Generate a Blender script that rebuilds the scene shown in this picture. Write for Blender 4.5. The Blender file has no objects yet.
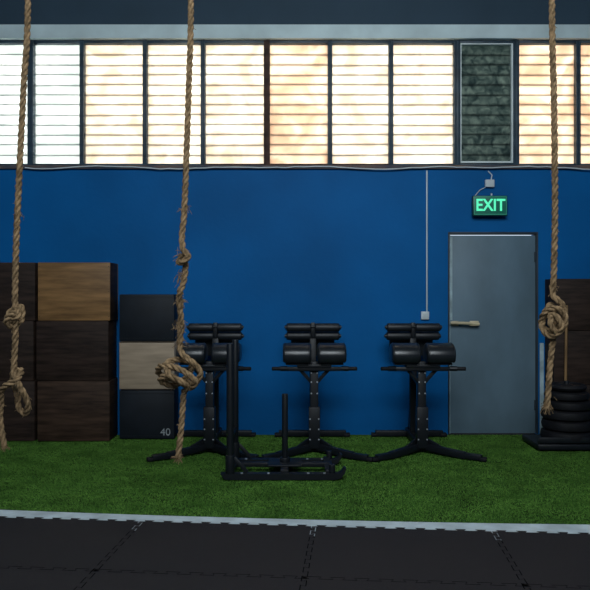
import bpy, bmesh, math, random
import numpy as np
from mathutils import Vector, Matrix, Euler
random.seed(4); np.random.seed(4)
scene = bpy.context.scene
F = 700.0; H = 1.4
def P(px, py, d): return Vector(((px-295)*d/F, d, H-(py-295)*d/F))

# ---------------------------------------------------------------- materials
def new_mat(name):
    m = bpy.data.materials.new(name); m.use_nodes = True
    nt = m.node_tree; b = nt.nodes['Principled BSDF']
    return m, nt, b
def mat(name, col, rough=0.6, metal=0.0, var=0.15, scale=6.0, bump=0.0, bscale=60.0, spec=0.5, col2=None, stretch=(1,1,1), coat=0):
    m, nt, b = new_mat(name)
    N, L = nt.nodes, nt.links
    tc = N.new('ShaderNodeTexCoord'); mp = N.new('ShaderNodeMapping'); mp.inputs['Scale'].default_value = stretch
    L.new(tc.outputs['Object'], mp.inputs['Vector'])
    n = N.new('ShaderNodeTexNoise'); n.inputs['Scale'].default_value = scale; n.inputs['Detail'].default_value = 6
    L.new(mp.outputs[0], n.inputs['Vector'])
    r = N.new('ShaderNodeValToRGB')
    c2 = col2 if col2 else tuple(c*(1-var*2) for c in col)
    r.color_ramp.elements[0].position = 0.33; r.color_ramp.elements[1].position = 0.67
    r.color_ramp.elements[0].color = (*c2, 1); r.color_ramp.elements[1].color = (*(tuple(min(1, c*(1+var)) for c in col)), 1)
    L.new(n.outputs['Fac'], r.inputs['Fac']); L.new(r.outputs[0], b.inputs['Base Color'])
    b.inputs['Roughness'].default_value = rough; b.inputs['Metallic'].default_value = metal
    b.inputs['Specular IOR Level'].default_value = spec
    if coat: b.inputs['Coat Weight'].default_value = coat
    if bump:
        n2 = N.new('ShaderNodeTexNoise'); n2.inputs['Scale'].default_value = bscale; n2.inputs['Detail'].default_value = 4
        L.new(mp.outputs[0], n2.inputs['Vector'])
        bp = N.new('ShaderNodeBump'); bp.inputs['Strength'].default_value = bump; bp.inputs['Distance'].default_value = 0.01
        L.new(n2.outputs['Fac'], bp.inputs['Height']); L.new(bp.outputs[0], b.inputs['Normal'])
    return m
M = {}
M['blue'] = mat('blue_paint', (0.001, 0.112, 0.345), 0.6, var=0.08, scale=1.2, bump=0.15, bscale=25, spec=0.12)
M['slate'] = mat('slate_paint', (0.034, 0.064, 0.095), 0.7, var=0.06, scale=1.5, bump=0.1, spec=.2)
M['lintel'] = mat('pale_lintel_paint', (0.62, 0.76, 0.78), 0.7, var=0.08, scale=3, bump=0.1)
M['frame'] = mat('window_frame_paint', (0.022, 0.05, 0.075), 0.5, var=0.2, scale=9)
M['rust'] = mat('rusty_frame', (0.07, 0.035, 0.025), 0.8, var=0.3, scale=12)
M['sill'] = mat('weathered_sill', (0.14, 0.09, 0.07), 0.8, col2=(0.03, 0.05, 0.08), scale=4)
M['white'] = mat('white_plastic', (0.6, 0.66, 0.68), 0.5, var=0.05)
M['whiteframe'] = mat('white_window_paint', (0.72, 0.80, 0.80), 0.5, var=0.05)
M['door'] = mat('grey_door_paint', (0.118, 0.185, 0.235), 0.5, var=0.12, scale=2.5, bump=0.05, bscale=12, stretch=(1,1,.5), spec=.35)
M['doorframe'] = mat('door_frame_dark', (0.02, 0.035, 0.05), 0.6)
M['dooredge'] = mat('door_jamb_pale', (0.36, 0.48, 0.52), 0.6, var=0.2, scale=8)
M['brass'] = mat('brass_handle', (0.65, 0.55, 0.36), 0.4, metal=0.2)
M['dark'] = mat('black_powder_coat', (0.007, 0.009, 0.012), 0.42, var=0.1, scale=20, spec=.4)
M['vinyl'] = mat('black_vinyl', (0.012, 0.015, 0.019), 0.30, var=0.1, scale=15, bump=0.08, bscale=120)
M['foam'] = mat('black_foam', (0.010, 0.012, 0.016), 0.5, var=0.1, scale=30)
M['bolt'] = mat('zinc_bolt', (0.6, 0.65, 0.7), 0.35, metal=0.6)
M['rubber'] = mat('black_rubber', (0.006, 0.006, 0.008), 0.65, var=0.2, scale=12, bump=0.2, bscale=150, spec=.3)
M['softbox'] = mat('black_box_vinyl', (0.008, 0.012, 0.018), 0.6, var=0.15, scale=5, spec=.3)
M['wood_dark'] = mat('dark_stained_and_shaded_plywood', (0.033, 0.020, 0.0148), 0.65, var=0.3, scale=4, stretch=(1,1,7), bump=0.1, spec=.2)  # own colour of the dark boxes; also painted shade on box sides
M['wood_mid'] = mat('mid_stained_plywood', (0.052, 0.030, 0.019), 0.65, var=0.3, scale=4, stretch=(1,1,7), bump=0.1, spec=.2)
M['wood_light'] = mat('orange_plywood', (0.26, 0.138, 0.052), 0.55, var=0.22, scale=3, stretch=(1,1,8), bump=0.1, spec=.3)
M['wood_edge'] = mat('plywood_edge_dark', (0.02, 0.011, 0.008), 0.8, var=0.3)
M['ply_raw'] = mat('raw_birch_plywood', (0.37, 0.285, 0.20), 0.6, var=0.12, scale=3, stretch=(1,1,8), spec=.3)
M['broom'] = mat('broom_handle_wood', (0.26, 0.15, 0.06), 0.5, var=0.2, scale=20, stretch=(1,1,.2))
M['rope'] = mat('manila_rope', (0.33, 0.22, 0.12), 0.9, var=0.28, scale=30, bump=0.8, bscale=300, spec=0.1)
M['mat'] = mat('rubber_mat', (0.0140, 0.0125, 0.0140), 0.7, var=0.15, scale=160, bump=0.5, bscale=220, spec=0.28)
M['line'] = mat('white_edge_tape', (0.44, 0.52, 0.56), 0.7, var=0.12, scale=7)
M['turfbase'] = mat('turf_backing', (0.022, 0.065, 0.010), 0.9, var=0.25, scale=3, spec=0.1)
M['turf'] = mat('turf_blade', (0.112, 0.250, 0.042), 0.7, col2=(0.068, 0.165, 0.026), var=0.12, scale=4, spec=0.12)
M['concrete'] = mat('concrete', (0.004, 0.004, 0.0045), 0.95, scale=3, spec=.05)
M['ceil'] = mat('ceiling_paint', (0.2, 0.24, 0.27), 0.9)
M['side'] = mat('side_wall_paint', (0.02, 0.09, 0.22), 0.8, scale=1)
M['exitbody'] = mat('exit_sign_body', (0.01, 0.10, 0.07), 0.4)
M['num'] = mat('number_print', (0.30, 0.33, 0.35), 0.6)
M['louvre'] = mat('louvre_bar', (0.26, 0.19, 0.12), 0.7, var=0.1)

def emit(name, col, s):
    m, nt, b = new_mat(name)
    b.inputs['Base Color'].default_value = (*col, 1)
    b.inputs['Emission Color'].default_value = (*col, 1); b.inputs['Emission Strength'].default_value = s
    return m
M['exitface'] = emit('exit_sign_face', (0.008, 0.12, 0.085), 0.2)
M['exitrim'] = emit('exit_sign_rim', (0.04, 0.35, 0.22), 0.25)
M['exitglow'] = emit('exit_sign_letters', (0.09, 0.78, 0.42), 0.85)

def pane_mat(name, c1, c2, scale=3.0, lo=0.35, hi=0.7):
    m = bpy.data.materials.new(name); m.use_nodes = True; nt = m.node_tree; N, L = nt.nodes, nt.links
    N.clear()
    out = N.new('ShaderNodeOutputMaterial'); t = N.new('ShaderNodeBsdfTranslucent'); g = N.new('ShaderNodeBsdfPrincipled')
    mix = N.new('ShaderNodeMixShader'); mix.inputs[0].default_value = 0.12
    tc = N.new('ShaderNodeTexCoord'); n = N.new('ShaderNodeTexNoise'); n.inputs['Scale'].default_value = scale; n.inputs['Detail'].default_value = 7
    n.inputs['Distortion'].default_value = 1.0
    r = N.new('ShaderNodeValToRGB'); r.color_ramp.elements[0].position = lo; r.color_ramp.elements[1].position = hi
    r.color_ramp.elements[0].color = (*c1, 1); r.color_ramp.elements[1].color = (*c2, 1)
    L.new(tc.outputs['Object'], n.inputs['Vector']); L.new(n.outputs['Fac'], r.inputs['Fac'])
    L.new(r.outputs[0], t.inputs['Color']); L.new(r.outputs[0], g.inputs['Base Color']); g.inputs['Roughness'].default_value = 0.3
    L.new(t.outputs[0], mix.inputs[1]); L.new(g.outputs[0], mix.inputs[2]); L.new(mix.outputs[0], out.inputs['Surface'])
    return m
M['p_cool'] = pane_mat('frosted_glass_cool', (0.68, 0.72, 0.69), (0.93, 0.94, 0.90))
M['p_warm'] = pane_mat('frosted_glass_warm', (0.66, 0.51, 0.39), (0.92, 0.82, 0.69), 3.5)
M['p_cream'] = pane_mat('frosted_glass_cream', (0.70, 0.61, 0.50), (0.93, 0.88, 0.79), 3.5)
M['p_dark'] = pane_mat('open_sash_glass_reflections', (0.060, 0.085, 0.085), (0.20, 0.235, 0.215), 14.0, .32, .72)  # grey-green mottle paints leaf reflections into the glass colour

# ---------------------------------------------------------------- mesh builder
class B:
    def __init__(s, name):
        s.name = name; s.bm = bmesh.new(); s.mats = []
    def mi(s, k):
        if k not in s.mats: s.mats.append(k)
        return s.mats.index(k)
    def _merge(s, t, k, smooth, mtx=None):
        i = s.mi(k)
        for f in t.faces: f.material_index = i; f.smooth = smooth
        if mtx is not None: t.transform(mtx)
        me = bpy.data.meshes.new('tmp'); t.to_mesh(me); t.free(); s.bm.from_mesh(me); bpy.data.meshes.remove(me)
    def box(s, c, d, k, rot=(0,0,0), bev=0.0, smooth=False, seg=2):
        t = bmesh.new(); bmesh.ops.create_cube(t, size=1.0)
        t.transform(Matrix.Diagonal((d[0], d[1], d[2], 1)))
        if bev: bmesh.ops.bevel(t, geom=list(t.edges), offset=bev, segments=seg, affect='EDGES', profile=0.5)
        s._merge(t, k, smooth, Matrix.Translation(c) @ Euler(rot).to_matrix().to_4x4())
    def bb(s, x0, x1, y0, y1, z0, z1, k, bev=0.0):
        s.box(((x0+x1)/2, (y0+y1)/2, (z0+z1)/2), (x1-x0, y1-y0, z1-z0), k, bev=bev)
    def cyl(s, a, b, r, k, seg=24, bev=0.0, r2=None):
        a = Vector(a); b = Vector(b); t = bmesh.new()
        bmesh.ops.create_cone(t, cap_ends=True, segments=seg, radius1=r, radius2=r if r2 is None else r2, depth=(b-a).length)
        if bev:
            es = [e for e in t.edges if abs(e.verts[0].co.z-e.verts[1].co.z) < 1e-6]
            bmesh.ops.bevel(t, geom=es, offset=bev, segments=3, affect='EDGES', profile=0.5)
        q = (b-a).to_track_quat('Z', 'Y').to_matrix().to_4x4()
        s._merge(t, k, True, Matrix.Translation((a+b)/2) @ q)
    def beam(s, a, b, w, h, k, bev=0.004):
        a = Vector(a); b = Vector(b); t = bmesh.new(); bmesh.ops.create_cube(t, size=1.0)
        t.transform(Matrix.Diagonal((w, h, (b-a).length, 1)))
        bmesh.ops.bevel(t, geom=list(t.edges), offset=bev, segments=2, affect='EDGES', profile=0.5)
        z = (b-a).normalized(); up = Vector((0,0,1)) if abs(z.z) < .9 else Vector((0,1,0))
        x = up.cross(z).normalized(); y = z.cross(x)
        m = Matrix((x, y, z)).transposed().to_4x4()
        s._merge(t, k, False, Matrix.Translation((a+b)/2) @ m)
    def tube(s, pts, r, k, seg=10):
        pts = [Vector(p) for p in pts]; t = bmesh.new(); rings = []
        up = None
        for i, p in enumerate(pts):
            d = (pts[min(i+1, len(pts)-1)]-pts[max(i-1, 0)]).normalized()
            if up is None:
                up = Vector((0,0,1)) if abs(d.z) < .9 else Vector((0,1,0))
            x = up.cross(d)
            if x.length < 1e-4: x = Vector((1,0,0))
            x.normalize(); y = d.cross(x); up = y
            rings.append([t.verts.new(p+x*math.cos(a)*r+y*math.sin(a)*r) for a in [2*math.pi*j/seg for j in range(seg)]])
        for a, b in zip(rings, rings[1:]):
            for j in range(seg): t.faces.new((a[j], a[(j+1)%seg], b[(j+1)%seg], b[j]))
        t.faces.new(rings[0][::-1]); t.faces.new(rings[-1])
        bmesh.ops.recalc_face_normals(t, faces=list(t.faces))
        s._merge(t, k, True)
    def lathe(s, prof, c, k, seg=40, rot=(0,0,0)):
        t = bmesh.new(); rings = []
        for r, z in prof:
            rings.append([t.verts.new((r*math.cos(2*math.pi*j/seg), r*math.sin(2*math.pi*j/seg), z)) for j in range(seg)])
        for a, b in zip(rings, rings[1:]):
            for j in range(seg): t.faces.new((a[j], a[(j+1)%seg], b[(j+1)%seg], b[j]))
        t.faces.new(rings[0][::-1]); t.faces.new(rings[-1])
        bmesh.ops.recalc_face_normals(t, faces=list(t.faces))
        s._merge(t, k, True, Matrix.Translation(c) @ Euler(rot).to_matrix().to_4x4())
    def extr(s, poly, x0, x1, k, smooth=False, bev=0.0):
        t = bmesh.new()
        a = [t.verts.new((x0, p[0], p[1])) for p in poly]; b = [t.verts.new((x1, p[0], p[1])) for p in poly]
        n = len(poly)
        for j in range(n): t.faces.new((a[j], a[(j+1)%n], b[(j+1)%n], b[j]))
        t.faces.new(a[::-1]); t.faces.new(b)
        bmesh.ops.recalc_face_normals(t, faces=list(t.faces))
        if bev:
            es = [e for e in t.edges if abs(e.verts[0].co.x-e.verts[1].co.x) < 1e-6]
            bmesh.ops.bevel(t, geom=es, offset=bev, segments=3, affect='EDGES', profile=0.5)
        s._merge(t, k, smooth)
    def done(s, loc=(0,0,0), rotz=0.0, parent=None, autosmooth=True):
        me = bpy.data.meshes.new(s.name); s.bm.to_mesh(me); s.bm.free()
        for k in s.mats: me.materials.append(M[k])
        o = bpy.data.objects.new(s.name, me); scene.collection.objects.link(o)
        o.location = loc; o.rotation_euler = (0, 0, rotz)
        if parent: o.parent = parent
        if autosmooth:
            try: me.set_sharp_from_angle(angle=math.radians(40))
            except Exception: pass
        return o
def empty(name, loc=(0,0,0), rotz=0):
    e = bpy.data.objects.new(name, None); scene.collection.objects.link(e); e.location = loc; e.rotation_euler = (0,0,rotz); e.empty_display_size = .1
    return e
def text(name, body, size, loc, k, ext=0.002, parent=None, sx=1.0, offset=0.0):
    c = bpy.data.curves.new(name, 'FONT'); c.body = body; c.size = size; c.extrude = ext; c.align_x = 'CENTER'; c.align_y = 'CENTER'; c.offset = offset
    c.materials.append(M[k]); o = bpy.data.objects.new(name, c); scene.collection.objects.link(o)
    o.location = loc; o.rotation_euler = (math.radians(90), 0, 0); o.scale = (sx, 1, 1)
    if parent: o.parent = parent
    return o

# ---------------------------------------------------------------- room shell
W = 7.0; RX = 5.0; CZ = 5.2; BY = -3.0
DX0, DX1, DZ = 1.53, 2.43, 2.03
WZ0, WZ1 = 2.675, 3.925
b = B('wall_back'); b.bb(-RX, DX0, W, W+.2, 0, WZ0-.02, 'blue'); b.done()
b = B('wall_back'); b.bb(DX1, RX, W, W+.2, 0, WZ0-.02, 'blue'); b.done()
b = B('wall_back'); b.bb(DX0, DX1, W, W+.2, DZ, WZ0-.02, 'blue'); b.done()
b = B('wall_back'); b.bb(-RX, RX, W, W+.2, WZ1+.02, CZ, 'slate'); b.done()
b = B('wall_left'); b.bb(-RX-.2, -RX, BY, W+.2, 0, CZ, 'side'); b.done()
b = B('wall_right'); b.bb(RX, RX+.2, BY, W+.2, 0, CZ, 'side'); b.done()
b = B('wall_front'); b.bb(-RX, RX, BY-.2, BY, 0, CZ, 'side'); b.done()
b = B('ceiling'); b.bb(-RX-.2, RX+.2, BY-.2, W+.2, CZ, CZ+.2, 'ceil'); b.done()
b = B('floor'); b.bb(-RX-.2, RX+.2, BY-.2, W+.2, -.2, 0, 'concrete'); b.done()
b = B('trim_1'); b.bb(-RX, RX, W-.06, W-.001, WZ1+.02, WZ1+.16, 'lintel', bev=.008); b.done()
b = B('trim_2'); b.bb(-RX, RX, W-.03, W+.14, WZ0-.018, WZ0+.02, 'sill', bev=.004); b.done()

mull = [(x-295)/100. for x in (30, 82, 145, 203, 266, 330, 391, 456, 515, 578)]
while mull[-1] < RX-.7: mull.append(mull[-1]+.61)
while mull[0] > -RX+.7: mull.insert(0, mull[0]-.61)
idx = 0
for i in range(len(mull)-1):
    x0, x1 = mull[i], mull[i+1]; idx += 1
    c = (x0+x1)/2
    b = B('window_%d' % idx)
    fk = 'rust' if (-1. < c < 1.) else 'frame'
    hw = .038 if abs(x0+2.65) < .1 or abs(x0-1.61) < .1 or abs(x0-2.2) < .1 or abs(x0+.29) < .1 else .022
    b.bb(x0, x0+hw, W-.02, W+.08, WZ0+.02, WZ1+.02, 'rust' if abs(x0+.29) < .05 else 'frame', bev=.003)
    b.bb(x1-.022, x1-.0005, W-.015, W+.08, WZ0+.02, WZ1+.02, 'rust' if abs(x1+.29) < .05 else 'frame', bev=.003)
    b.bb(x0+hw, x1-.022, W-.01, W+.08, WZ1-.01, WZ1+.02, 'frame', bev=.003)
    b.bb(x0+hw, x1-.022, W-.01, W+.08, WZ0+.02, WZ0+.038, fk, bev=.003)
    dark = 1.6 < c < 2.2
    zb, zt = WZ0+.038, WZ1-.01
    if dark:
        a0, a1 = x0+hw+.003, x1-.025
        b.bb(a0, a0+.010, W-.02, W+.03, zb+.004, zt-.004, 'whiteframe', bev=.002)
        b.bb(a1-.016, a1, W-.02, W+.03, zb+.004, zt-.004, 'whiteframe', bev=.002)
        b.bb(a0+.010, a1-.016, W-.02, W+.03, zt-.016, zt-.004, 'whiteframe', bev=.002)
        b.bb(a0+.010, a1-.016, W-.02, W+.03, zb+.004, zb+.022, 'whiteframe', bev=.002)
    pk = 'p_dark' if dark else ('p_cool' if c < -2.0 else ('p_warm' if (-.3 < c < .4 or c > 2.2) else 'p_cream'))
    b.bb(x0+hw, x1-.022, W+.05, W+.0515, zb, zt, pk)
    n = 12
    for j in range(1, n):
        z = zb+(zt-zb)*j/n+random.uniform(-.006, .006)
        b.box(((x0+hw+x1-.022)/2, W+.0635, z), (x1-x0-hw-.028, .004, .017), 'louvre', rot=(0, random.uniform(-.006, .006), 0))
    b.done()
b = B('trim_3')
b.bb(-RX, mull[0]-.001, W, W+.1, WZ0+.02, WZ1+.02, 'frame'); b.bb(mull[-1]+.001, RX, W, W+.1, WZ0+.02, WZ1+.02, 'frame'); b.done()

# ---------------------------------------------------------------- door
b = B('door_1')
b.bb(DX0+.022, DX1-.022, W+.01, W+.05, .016, DZ-.035, 'door', bev=.004)
b.bb(DX0+.001, DX0+.014, W-.012, W+.1, .014, DZ-.001, 'doorframe', bev=.002)
b.bb(DX0+.014, DX0+.022, W+.0, W+.1, .014, DZ-.03, 'dooredge')
b.bb(DX0+.024, DX0+.045, W+.004, W+.012, 1.15, DZ-.05, 'dooredge', bev=.002)
b.bb(DX1-.018, DX1-.001, W-.012, W+.1, .014, DZ-.001, 'doorframe', bev=.002)
b.bb(DX0+.014, DX1-.018, W-.02, W+.1, DZ-.022, DZ-.001, 'doorframe', bev=.002)
b.box((DX0+.07, W+.003, 1.115), (.07, .012, .05), 'brass', bev=.004)
b.cyl((DX0+.07, W+.01, 1.12), (DX0+.07, W-.045, 1.12), .012, 'brass', 12)
b.tube([(DX0+.015, W-.045, 1.122), (DX0+.12, W-.05, 1.122), (DX0+.20, W-.05, 1.118), (DX0+.30, W-.046, 1.11)], .016, 'brass')
b.box((DX0+.25, W-.046, 1.118), (.09, .02, .05), 'brass', bev=.006)
for z in (.30, 1.78): b.cyl((DX1-.03, W+.0, z-.05), (DX1-.03, W+.0, z+.05), .008, 'doorframe', 12)
b.done()
b = B('trim_4'); b.bb(DX1+.015, DX1+.055, W-.012, W-.0005, .014, .92, 'dooredge', bev=.002); b.done()

# ---------------------------------------------------------------- exit sign + electrics
e = empty('exit_sign', P(489.5, 206, W-.061))
b = B('sign_body'); b.box((0,0,0), (.34, .06, .20), 'exitbody', bev=.008); b.box((0,-.031,0), (.32,.004,.18), 'exitface', bev=.001)
for dz in (.086, -.086): b.box((0,-.034,dz), (.32,.003,.005), 'exitrim')
for dx in (.157, -.157): b.box((dx,-.034,0), (.004,.003,.17), 'exitrim')
b.cyl((.02,.0,.1), (.02,.0,.125), .008, 'white')
b.box((0,.045,0), (.2,.03,.1), 'white')
b.done(parent=e)
text('sign_letters', 'EXIT', .165, (0,-.036,0), 'exitglow', parent=e, sx=.86, offset=.003)
b = B('junction_box'); b.box(P(489.5, 183.5, W-.021), (.09, .04, .075), 'white', bev=.006)
b.tube([P(488,171,W-.008), P(492,175,W-.01), P(491,180,W-.012)], .006, 'white')
b.tube([P(486,187,W-.012), P(480,190,W-.012), P(474,197,W-.012)], .004, 'white'); b.done()
b = B('light_switch'); b.box(P(425, 315.5, W-.0155), (.08,.03,.08), 'white', bev=.006); b.box(P(425,315.5,W-.033), (.045,.008,.05), 'white', bev=.002, rot=(.1,0,0)); b.done()
b = B('cable_conduit'); b.box(P(426.8, 241, W-.008), (.013,.014,1.41), 'white', bev=.002); b.done()
b = B('wall_cable')
pts = []
px = 25
while px < 640:
    pts.append(P(px, 167.6+1.6*math.sin(px*.045)*math.sin(px*.013)+random.uniform(-.4,.4), W-.04)); px += 9
b.tube(pts, .0065, 'white', 8)
b.done()

# ---------------------------------------------------------------- floor coverings
def edge_y(x):
    return 4.36 - .078*x + .012*x*x
b = B('artificial_turf')
TX = RX-.03
xs = np.linspace(-TX, TX, 41)
t = bmesh.new(); lo = [t.verts.new((x, edge_y(x), .003)) for x in xs]; hi = [t.verts.new((x, W-.002, .003)) for x in xs]
lo0 = [t.verts.new((x, edge_y(x), .0005)) for x in xs]
for i in range(40): t.faces.new((lo[i], lo[i+1], hi[i+1], hi[i])); t.faces.new((lo0[i], lo0[i+1], lo[i+1], lo[i]))
b._merge(t, 'turfbase', False)
turf = b.done()
NB = 420000
bx = np.random.uniform(-3.7, 3.7, NB); by = W-.02 - (W-.02-(4.36-.078*bx+.012*bx*bx))*np.random.uniform(0, 1, NB)
ang = np.random.uniform(0, math.pi, NB); hh = np.random.uniform(.006, .0108, NB); ww = .0028
lx = np.random.normal(0, .006, NB); ly = np.clip(np.random.normal(-.001, .005, NB), -.02, .018)
co = np.zeros((NB, 3, 3), dtype=np.float32)
co[:,0,0] = bx-np.cos(ang)*ww; co[:,0,1] = by-np.sin(ang)*ww; co[:,0,2] = .002
co[:,1,0] = bx+np.cos(ang)*ww; co[:,1,1] = by+np.sin(ang)*ww; co[:,1,2] = .002
co[:,2,0] = bx+lx; co[:,2,1] = by+ly; co[:,2,2] = .002+hh
me = bpy.data.meshes.new('turf_blades'); me.vertices.add(NB*3); me.vertices.foreach_set('co', co.ravel())
me.loops.add(NB*3); me.loops.foreach_set('vertex_index', np.arange(NB*3, dtype=np.int32))
me.polygons.add(NB); me.polygons.foreach_set('loop_start', np.arange(0, NB*3, 3, dtype=np.int32)); me.polygons.foreach_set('loop_total', np.full(NB, 3, dtype=np.int32))
me.update(calc_edges=True); me.materials.append(M['turf'])
o = bpy.data.objects.new('turf_blades', me); scene.collection.objects.link(o); o.parent = turf

b = B('trim_5')
t = bmesh.new(); lo = [t.verts.new((x, edge_y(x)-.30, .004)) for x in xs]; hi = [t.verts.new((x, edge_y(x)-.002, .004)) for x in xs]
for i in range(40): t.faces.new((lo[i], lo[i+1], hi[i+1], hi[i]))
b._merge(t, 'line', False); b.done()

# interlocking rubber tiles built from convex pieces: core + dovetail tabs (far/right) + teeth (near/left)
TS = 1.06; TY = .78; DEP = .026; AN = -.086; g = .0028; ZM = .010
ca, sa = math.cos(AN), math.sin(AN)
b = B('rubber_floor_mat')
t = bmesh.new()
def face(pl):
    pl = [Vector(p) for p in pl]
    n = len(pl); area = sum(pl[i].x*pl[(i+1)%n].y-pl[(i+1)%n].x*pl[i].y for i in range(n))
    if area < 0: pl = pl[::-1]
    w = [(.10+p.x*ca-p.y*sa, 4.210+p.x*sa+p.y*ca) for p in pl]
    t.faces.new([t.verts.new((x, y, ZM)) for x, y in w])
def edge(a, c, outward):
    a = Vector(a); c = Vector(c); L = (c-a).length; u = (c-a)/L; n = Vector((-u.y, u.x)); NT = int(round(L/.117)); per = L/NT
    q = per*.25; e2 = per*.05
    pt = lambda s, d: a+u*s+n*d
    for k in range(NT):
        s = k*per
        if outward:
            face([pt(s+q+e2+g, -g), pt(s+q-e2+g, DEP-g), pt(s+3*q+e2-g, DEP-g), pt(s+3*q-e2-g, -g)])
        else:
            s0b, s0t = (s+3*q-e2+g, s+3*q+e2+g)
            if k < NT-1: s1b, s1t = (s+per+q+e2-g, s+per+q-e2-g)
            else: s1b = s1t = L-g
            face([pt(s0b, g), pt(s0t, DEP+g), pt(s1t, DEP+g), pt(s1b, g)])
            if k == 0: face([pt(g, g), pt(g, DEP+g), pt(q-e2-g, DEP+g), pt(q+e2-g, g)])
for i in range(-4, 4):
    for j in range(0, 8):
        x0, x1, y0, y1 = i*TS, (i+1)*TS, -j*TY, -(j+1)*TY
        face([(x0+DEP+g, y0-g), (x1-g, y0-g), (x1-g, y1+DEP+g), (x0+DEP+g, y1+DEP+g)])
        edge((x0, y0), (x1, y0), True); edge((x1, y0), (x1, y1), True)
        edge((x0, y1), (x1, y1), False); edge((x0, y0), (x0, y1), False)
b._merge(t, 'mat', False); b.done(autosmooth=False)

# ---------------------------------------------------------------- plyo boxes
def plyo(cx, yf, z0, w, d, h, k, rz=0.0):
    b = B('plyo_box')
    th = .018
    b.bb(-w/2, w/2, -d/2, -d/2+th, .001, h-.002, k, bev=.004)
    b.bb(-w/2, w/2, d/2-th, d/2, .001, h-.002, k, bev=.004)
    b.bb(-w/2+.001, -w/2+th, -d/2+th, d/2-th, .001, h-.002, k, bev=.002)
    b.bb(w/2-th, w/2-.001, -d/2+th, d/2-th, .001, h-.002, 'wood_dark', bev=.002)  # right side darker than a lighter front: side shade put into colour
    b.bb(-w/2+th, w/2-th, -d/2+th, d/2-th, h-th-.002, h-.003, k, bev=.002)
    b.bb(-w/2+th, w/2-th, -d/2+th, d/2-th, .001, th, k, bev=.002)
    for z in (.04, h*.5, h-.04):
        for x in (-w/2+.012, w/2-.012): b.cyl((x, -d/2-.0008, z), (x, -d/2+.004, z), .004, 'wood_edge', 10)
    return b.done(loc=(cx, yf+d/2, z0), rotz=rz)
yf = 6.64
G0 = .013
rows = [(G0, .57), (.585, .57), (1.156, .555)]
kk = [['wood_dark', 'wood_mid'], ['wood_dark', 'wood_dark'], ['wood_dark', 'wood_light']]
for r, (z, h) in enumerate(rows):
    jx = [0.0, -.01, .005][r]
    plyo(-2.105+jx, yf, z, .68, .33, h, kk[r][1], rz=.02)
    plyo(-2.83+jx, yf+.01, z, .71, .33, h, kk[r][0], rz=.0)
yf2 = 6.74
for (z, h, k) in ((G0, .47, 'softbox'), (.486, .465, 'ply_raw'), (.953, .455, 'softbox')):
    e = empty('foam_plyo_box' if k == 'softbox' else 'plywood_jump_box', (-1.427, yf2, z))
    b = B('shell'); b.box((0, .125, h/2), (.53, .25, h-.003), k, bev=.010 if k == 'softbox' else .004)
    if k == 'softbox':
        for zz in (.03, h-.03): b.box((0, -.0005, zz), (.51, .002, .004), 'dark')
    else:
        for zz in (.006, h-.006): b.box((0, .0, zz), (.52, .003, .008), 'wood_edge')
    b.done(parent=e)
    if z < .1: text('number_print', '40', .10, (.18, -.002, .065), 'num', ext=.0008, parent=e)
for (z, h) in ((G0, .52), (.536, .52), (1.058, .50)):
    plyo(2.895, 6.74, z, .80, .25, h, 'wood_dark')

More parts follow.
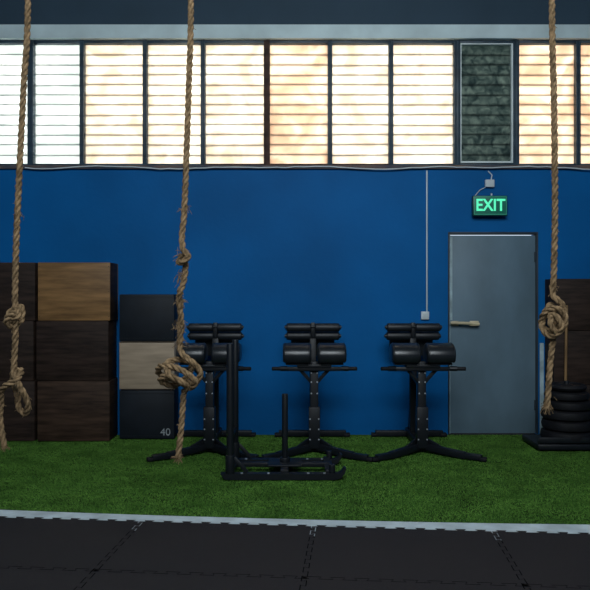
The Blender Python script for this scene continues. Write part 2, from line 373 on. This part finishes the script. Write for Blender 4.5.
# ---------------------------------------------------------------- GHD machines
def ghd(X, rz=0.0):
    root = empty('glute_ham_developer', (X, 6.2, .013), rz)
    b = B('steel_frame')
    z = .03
    for s in (-1, 1):
        b.beam((s*.03, -.02, z+.02), (s*.32, -.28, z), .055, .055, 'dark')
        b.beam((s*.31, -.275, z), (s*.44, -.35, z-.003), .05, .045, 'dark')
        b.box((s*.455, -.352, .016), (.055, .06, .03), 'rubber', rot=(0,0,-s*.4), bev=.006)
    b.beam((0, -.03, z+.02), (0, .70, z+.02), .07, .07, 'dark')
    b.beam((-.33, .68, z), (.33, .68, z), .055, .055, 'dark')
    for s in (-1, 1): b.box((s*.34, .68, .016), (.06, .07, .032), 'rubber', bev=.006)
    b.beam((-.0, 0, .04), (0, 0, .80), .07, .07, 'dark')
    b.beam((0, -.02, .04), (0, -.02, .40), .098, .09, 'dark')
    for zz in (.12, .21, .30, .52, .62, .70):
        for s in (-1, 1): b.cyl((s*(.038 if zz < .4 else .026), -.068 if zz < .4 else -.038, zz), (s*(.038 if zz < .4 else .026), -.040 if zz < .4 else -.02, zz), .007, 'bolt', 10)
    for s in (-1, 1):
        b.beam((s*.04, 0, .10), (s*.16, -.13, .045), .02, .05, 'dark')
    b.beam((0, .46, .05), (0, .46, 1.02), .06, .06, 'dark')
    b.beam((0, -.02, .60), (0, .50, .66), .05, .07, 'dark')
    b.beam((0, .62, .06), (0, .47, .45), .04, .05, 'dark')
    b.box((0, -.01, .765), (.30, .16, .03), 'dark', bev=.005)
    b.box((0, -.05, .738), (.52, .05, .035), 'dark', bev=.008)
    for s in (-1, 1):
        b.cyl((s*.24, -.06, .742), (s*.37, -.10, .744), .017, 'rubber', 16, bev=.005)
        b.cyl((s*.24, -.06, .742), (s*.30, -.075, .742), .022, 'dark', 16)
    for s in (-1, 1): b.beam((s*.15, -.02, .755), (s*.03, -.01, .62), .03, .03, 'dark')
    b.box((0, .56, .93), (.42, .012, .26), 'dark', bev=.004)
    b.beam((-.20, .46, .98), (.20, .46, .98), .035, .035, 'dark')
    b.cyl((-.27, .42, 1.085), (.27, .42, 1.085), .012, 'dark', 12)
    b.cyl((-.27, .47, .995), (.27, .47, .995), .012, 'dark', 12)
    b.beam((0, .44, .98), (0, .44, 1.125), .04, .05, 'dark')
    b.done(parent=root)
    for i, s in enumerate((-1, 1)):
        b = B('thigh_pad_%d' % (i+1))
        poly = []
        for k in range(25):
            a = math.radians(-35 + 250*k/24)
            poly.append((math.cos(a)*.135 - .02, .860+math.sin(a)*.104))
        b.extr(poly, s*.152-.124, s*.152+.124, 'vinyl', smooth=True, bev=.018)
        for xx in (s*.152-.105, s*.152+.105):
            b.tube([(xx, math.cos(math.radians(-30+240*k/20))*.136-.02, .860+math.sin(math.radians(-30+240*k/20))*.105) for k in range(21)], .003, 'dark', 6)
        b.box((s*.152, -.02, .785), (.20, .16, .02), 'dark', bev=.003)
        b.done(parent=root)
        b = B('ankle_roller_%d' % (i+1))
        for (yy, zz, r) in ((.42, 1.080, .040), (.46, .998, .040)):
            b.cyl((s*.018, yy, zz), (s*.25, yy, zz), r, 'foam', 28, bev=.012)
            b.cyl((s*.248, yy, zz), (s*.262, yy, zz), .022, 'dark', 16)
        b.done(parent=root)
    return root
ghd(1.12); ghd(.17); ghd(-.755)

# ---------------------------------------------------------------- push sled
root = empty('push_sled', (0, 0, .013))
b = B('sled_frame')
yn, yfar = 5.28, 5.74
def skid(y):
    poly = [(-.56, .045), (-.53, .004), (-.50, 0), (.30, 0), (.345, .012), (.375, .05), (.385, .085), (.368, .09), (.35, .06), (.32, .045)]
    t = bmesh.new(); n = len(poly)
    a = [t.verts.new((p[0], y-.033, p[1])) for p in poly]; c = [t.verts.new((p[0], y+.033, p[1])) for p in poly]
    for j in range(n): t.faces.new((a[j], a[(j+1)%n], c[(j+1)%n], c[j]))
    t.faces.new(a[::-1]); t.faces.new(c)
    bmesh.ops.recalc_face_normals(t, faces=list(t.faces)); b._merge(t, 'dark', False)
skid(yn); skid(yfar)
for x in (-.49, -.08, .26): b.beam((x, yn, .05), (x, yfar, .05), .06, .03, 'dark')
b.box((-.08, (yn+yfar)/2, .072), (.26, .26, .010), 'dark', bev=.003)
b.beam((-.50, (yn+yfar)/2, .055), (.27, (yn+yfar)/2, .055), .05, .035, 'dark')
for y in (yn, yfar):
    b.cyl((-.49, y, .03), (-.49, y, 1.02), .027, 'dark', 20, bev=.004)
    b.cyl((-.49, y, .04), (-.49, y, .18), .035, 'dark', 20, bev=.003)
    b.beam((-.46, y, .16), (-.36, y, .05), .02, .03, 'dark')
    for xx in (-.40, -.2, .1, .22): b.cyl((xx, y-.02, .04), (xx, y-.02, .052), .010, 'bolt', 10)
    b.cyl((.28, y, .04), (.28, y, .11), .024, 'dark', 16, bev=.004)
ym = (yn+yfar)/2
b.cyl((-.079, ym, .05), (-.079, ym, .61), .024, 'dark', 20, bev=.005)
b.cyl((-.079, ym, .07), (-.079, ym, .11), .040, 'dark', 24, bev=.004)
b.beam((-.49, yfar, .30), (-.49, yn, .30), .03, .03, 'dark')
b.done(parent=root)

# ---------------------------------------------------------------- weights on dolly, broomstick
e = empty('bumper_plate_stack', (2.50, 6.44, .013))
b = B('rack_base')
b.box((0, 0, .035), (.68, .46, .05), 'dark', bev=.01)
for s in (-1, 1):
    b.box((s*.31, -.2, .075), (.05, .03, .07), 'dark', bev=.004)
    b.cyl((s*.30, -.18, 0), (s*.30, -.18, .03), .02, 'rubber', 12)
b.box((0, -.215, .095), (.66, .02, .05), 'dark', bev=.004)
b.done(parent=e)
b = B('plates')
z = .061
for k, (r, th, dx) in enumerate(((.232, .095, .0), (.23, .095, .005), (.225, .09, -.005), (.215, .085, .01), (.20, .08, .0), (.17, .065, .005))):
    prof = [(.028, 0), (r-.03, 0), (r-.008, .014), (r, th*.5), (r-.008, th-.014), (r-.03, th-.002), (r*.72, th-.002), (r*.68, th-.012), (.06, th-.012), (.05, th-.002), (.028, th-.002)]
    b.lathe(prof, (dx, 0, z), 'rubber', seg=48); z += th+.001
b.cyl((0, 0, .06), (0, 0, z+.02), .024, 'dark', 20, bev=.004)
b.done(parent=e)
b = B('broomstick'); b.tube([(2.58, 6.695, .013), (2.605, 6.715, 1.30)], .013, 'broom', 14); b.done()

# ---------------------------------------------------------------- ropes
def catmull(pts, step=.01):
    pts = [Vector(p) for p in pts]; out = []
    Q = [pts[0]*2-pts[1]] + pts + [pts[-1]*2-pts[-2]]
    for i in range(1, len(Q)-2):
        p0, p1, p2, p3 = Q[i-1], Q[i], Q[i+1], Q[i+2]
        n = max(2, int((p2-p1).length/step))
        for k in range(n):
            t = k/n
            out.append(.5*((2*p1)+(-p0+p2)*t+(2*p0-5*p1+4*p2-p3)*t*t+(-p0+3*p1-3*p2+p3)*t**3))
    out.append(pts[-1]); return out
def rope(name, pts, frays=(), R=.0205):
    root = empty(name, pts[0])
    off = Vector(pts[0])
    c = catmull(pts, .009)
    cu = bpy.data.curves.new('strands', 'CURVE'); cu.dimensions = '3D'; cu.bevel_depth = R*.50; cu.bevel_resolution = 2
    frames = []; up = Vector((1,0,0)); s = 0
    for i, p in enumerate(c):
        d = (c[min(i+1, len(c)-1)]-c[max(i-1, 0)]).normalized()
        x = (up - d*up.dot(d)).normalized(); up = x; y = d.cross(x)
        if i: s += (p-c[i-1]).length
        frames.append((p, x, y, s))
    for k in range(3):
        sp = cu.splines.new('POLY'); sp.points.add(len(frames)-1)
        for i, (p, x, y, s) in enumerate(frames):
            a = s*2*math.pi/.145 + k*2*math.pi/3
            q = p + (x*math.cos(a)+y*math.sin(a))*R*.54 - off
            sp.points[i].co = (*q, 1)
    cu.use_fill_caps = True
    cu.materials.append(M['rope'])
    o = bpy.data.objects.new('strands', cu); scene.collection.objects.link(o); o.parent = root
    fc = bpy.data.curves.new('loose_fibres', 'CURVE'); fc.dimensions = '3D'; fc.bevel_depth = .0015; fc.bevel_resolution = 1
    def fibre(p, L):
        d = Vector((random.gauss(0,1), random.gauss(0,1), random.gauss(-.6,.8))).normalized()
        sp = fc.splines.new('POLY'); sp.points.add(4)
        for k in range(5):
            t = k/4; q = p + d*L*t + Vector((0,0,-.35*L*t*t)) - off
            sp.points[k].co = (*q, 1)
    for i in range(0, len(frames), 6):
        p, x, y, s = frames[i]
        a = random.uniform(0, 6.28)
        fibre(p+(x*math.cos(a)+y*math.sin(a))*R*.9, random.uniform(.01, .022))
    for (fp, n, L) in frays:
        for k in range(n): fibre(fp+Vector((random.gauss(0,.014), random.gauss(0,.012), random.gauss(0,.02))), random.uniform(.4, 1)*L)
    fp = c[-1]
    for k in range(45): fibre(fp+Vector((random.gauss(0,.008), random.gauss(0,.008), 0)), random.uniform(.015,.04))
    fc.materials.append(M['rope'])
    o = bpy.data.objects.new('loose_fibres', fc); scene.collection.objects.link(o); o.parent = root
    b = B('ceiling_shackle'); b.cyl((0,0,.0), (0,0,-.09), .035, 'dark', 20, bev=.005); b.done(parent=root)
    return root
D = 4.5
def Q(px, py, dy=0.0):
    v = P(px, py, D); v.y += dy; return v
def top(px):
    v = P(px, 0, D); v.z = CZ-.002; return v
rope('climbing_rope', [top(30), Q(28,0), Q(24,80), Q(19,180), Q(16,250), Q(15,303),
   Q(19,309,-.03), Q(20,316,-.05), Q(11,319,-.04), Q(9,311,.03), Q(18,307,.05), Q(20,320,.02), Q(13,326,-.02), Q(10,320,-.06), Q(18,313,-.07), Q(16,328,-.01),
   Q(15,345), Q(14,366),
   Q(17,374,-.04), Q(22,384,-.05), Q(27,396,-.03), Q(28,407,0), Q(23,414,.03), Q(16,408,.04), Q(15,396,.04), Q(10,382,.05), Q(12,372,.03),
   Q(20,371,.02), Q(20,379,-.06), Q(10,384,-.06), Q(3,391,-.03), Q(1,402,0), Q(0,420), Q(4,446)],
   frays=[(Q(18,215),30,.03),(Q(16,320),30,.035)])
rope('climbing_rope', [top(192), Q(191,0), Q(189,80), Q(186,170), Q(184,215),
   Q(182,235), Q(184,250,-.03), Q(189,256,-.03), Q(184,262,-.03), Q(178,262,.02), Q(182,256,.05), Q(185,268,.02), Q(183,284,0),
   Q(181,290,-.02), Q(179,300,0), Q(181,320), Q(180,345),
   Q(184,354,-.04), Q(194,362,-.05), Q(201,372,-.03), Q(195,383,.0), Q(184,382,.04), Q(170,380,.05), Q(158,374,.03), Q(161,366,-.03), Q(173,365,-.07),
   Q(186,370,-.09), Q(197,380,-.07), Q(190,387,-.03), Q(180,379,-.05), Q(168,374,-.08), Q(162,380,-.04), Q(174,386,.02), Q(187,376,.05), Q(190,364,.04), Q(178,360,.03), Q(168,363,-.02),
   Q(172,373,-.10), Q(184,380,-.10), Q(188,386,-.05), Q(184,392,0), Q(183,402), Q(181,430), Q(178,457)],
   frays=[(Q(184,208),35,.04),(Q(182,256),80,.045),(Q(180,275),60,.04),(Q(180,300),90,.045),(Q(180,325),90,.04),(Q(181,340),60,.04),(Q(166,366),40,.03)])
rope('climbing_rope', [top(552), Q(552,0), Q(554,100), Q(555,200), Q(554,270), Q(553,294),
   Q(558,302,-.04), Q(563,311,-.03), Q(563,322,.0), Q(557,331,.04), Q(548,330,.05), Q(543,322,.03), Q(544,312,-.02), Q(552,308,-.06),
   Q(560,314,-.07), Q(561,324,-.06), Q(554,332,-.06), Q(547,326,-.08), Q(547,315,-.07), Q(553,318,-.09), Q(556,328,-.09), Q(549,336,-.03), Q(543,326,.02), Q(550,306,.02), Q(557,310,.05), Q(556,325,.04), Q(553,340,.0),
   Q(551,355), Q(549,380), Q(547,408)], frays=[(Q(554,285),30,.03),(Q(547,405),30,.04)])

# ---------------------------------------------------------------- lights
def area(name, loc, rot, sx, sy, power, col):
    l = bpy.data.lights.new(name, 'AREA'); l.shape = 'RECTANGLE'; l.size = sx; l.size_y = sy; l.energy = power; l.color = col
    o = bpy.data.objects.new(name, l); scene.collection.objects.link(o); o.location = loc; o.rotation_euler = rot; return o
area('daylight_outside', (0, W+1.2, 3.5), (math.radians(-90), 0, 0), 11, 2.2, 335, (1.0, .98, .94))
area('fill_light', (0.2, 1.4, 5.1), (math.radians(30), 0, 0), 3.5, 1.6, 260, (.86, .95, 1.0))  # unseen fill lamp, added to brighten the back wall and room
area('fill_light', (0.2, -1.8, 4.6), (math.radians(57), 0, 0), 4.0, 1.2, 170, (.86, .95, 1.0))  # second added fill, behind the camera, no fixture
w = bpy.data.worlds.new('World'); scene.world = w; w.use_nodes = True
w.node_tree.nodes['Background'].inputs[0].default_value = (.7, .85, 1, 1); w.node_tree.nodes['Background'].inputs[1].default_value = 1.0

# ---------------------------------------------------------------- camera
cam = bpy.data.cameras.new('camera'); cam.sensor_width = 36; cam.lens = 36*F/590; cam.clip_start = .05
co_ = bpy.data.objects.new('camera', cam); scene.collection.objects.link(co_); co_.location = (0, 0, H); co_.rotation_euler = (math.radians(90), 0, 0)
scene.camera = co_
scene.view_settings.view_transform = 'Standard'
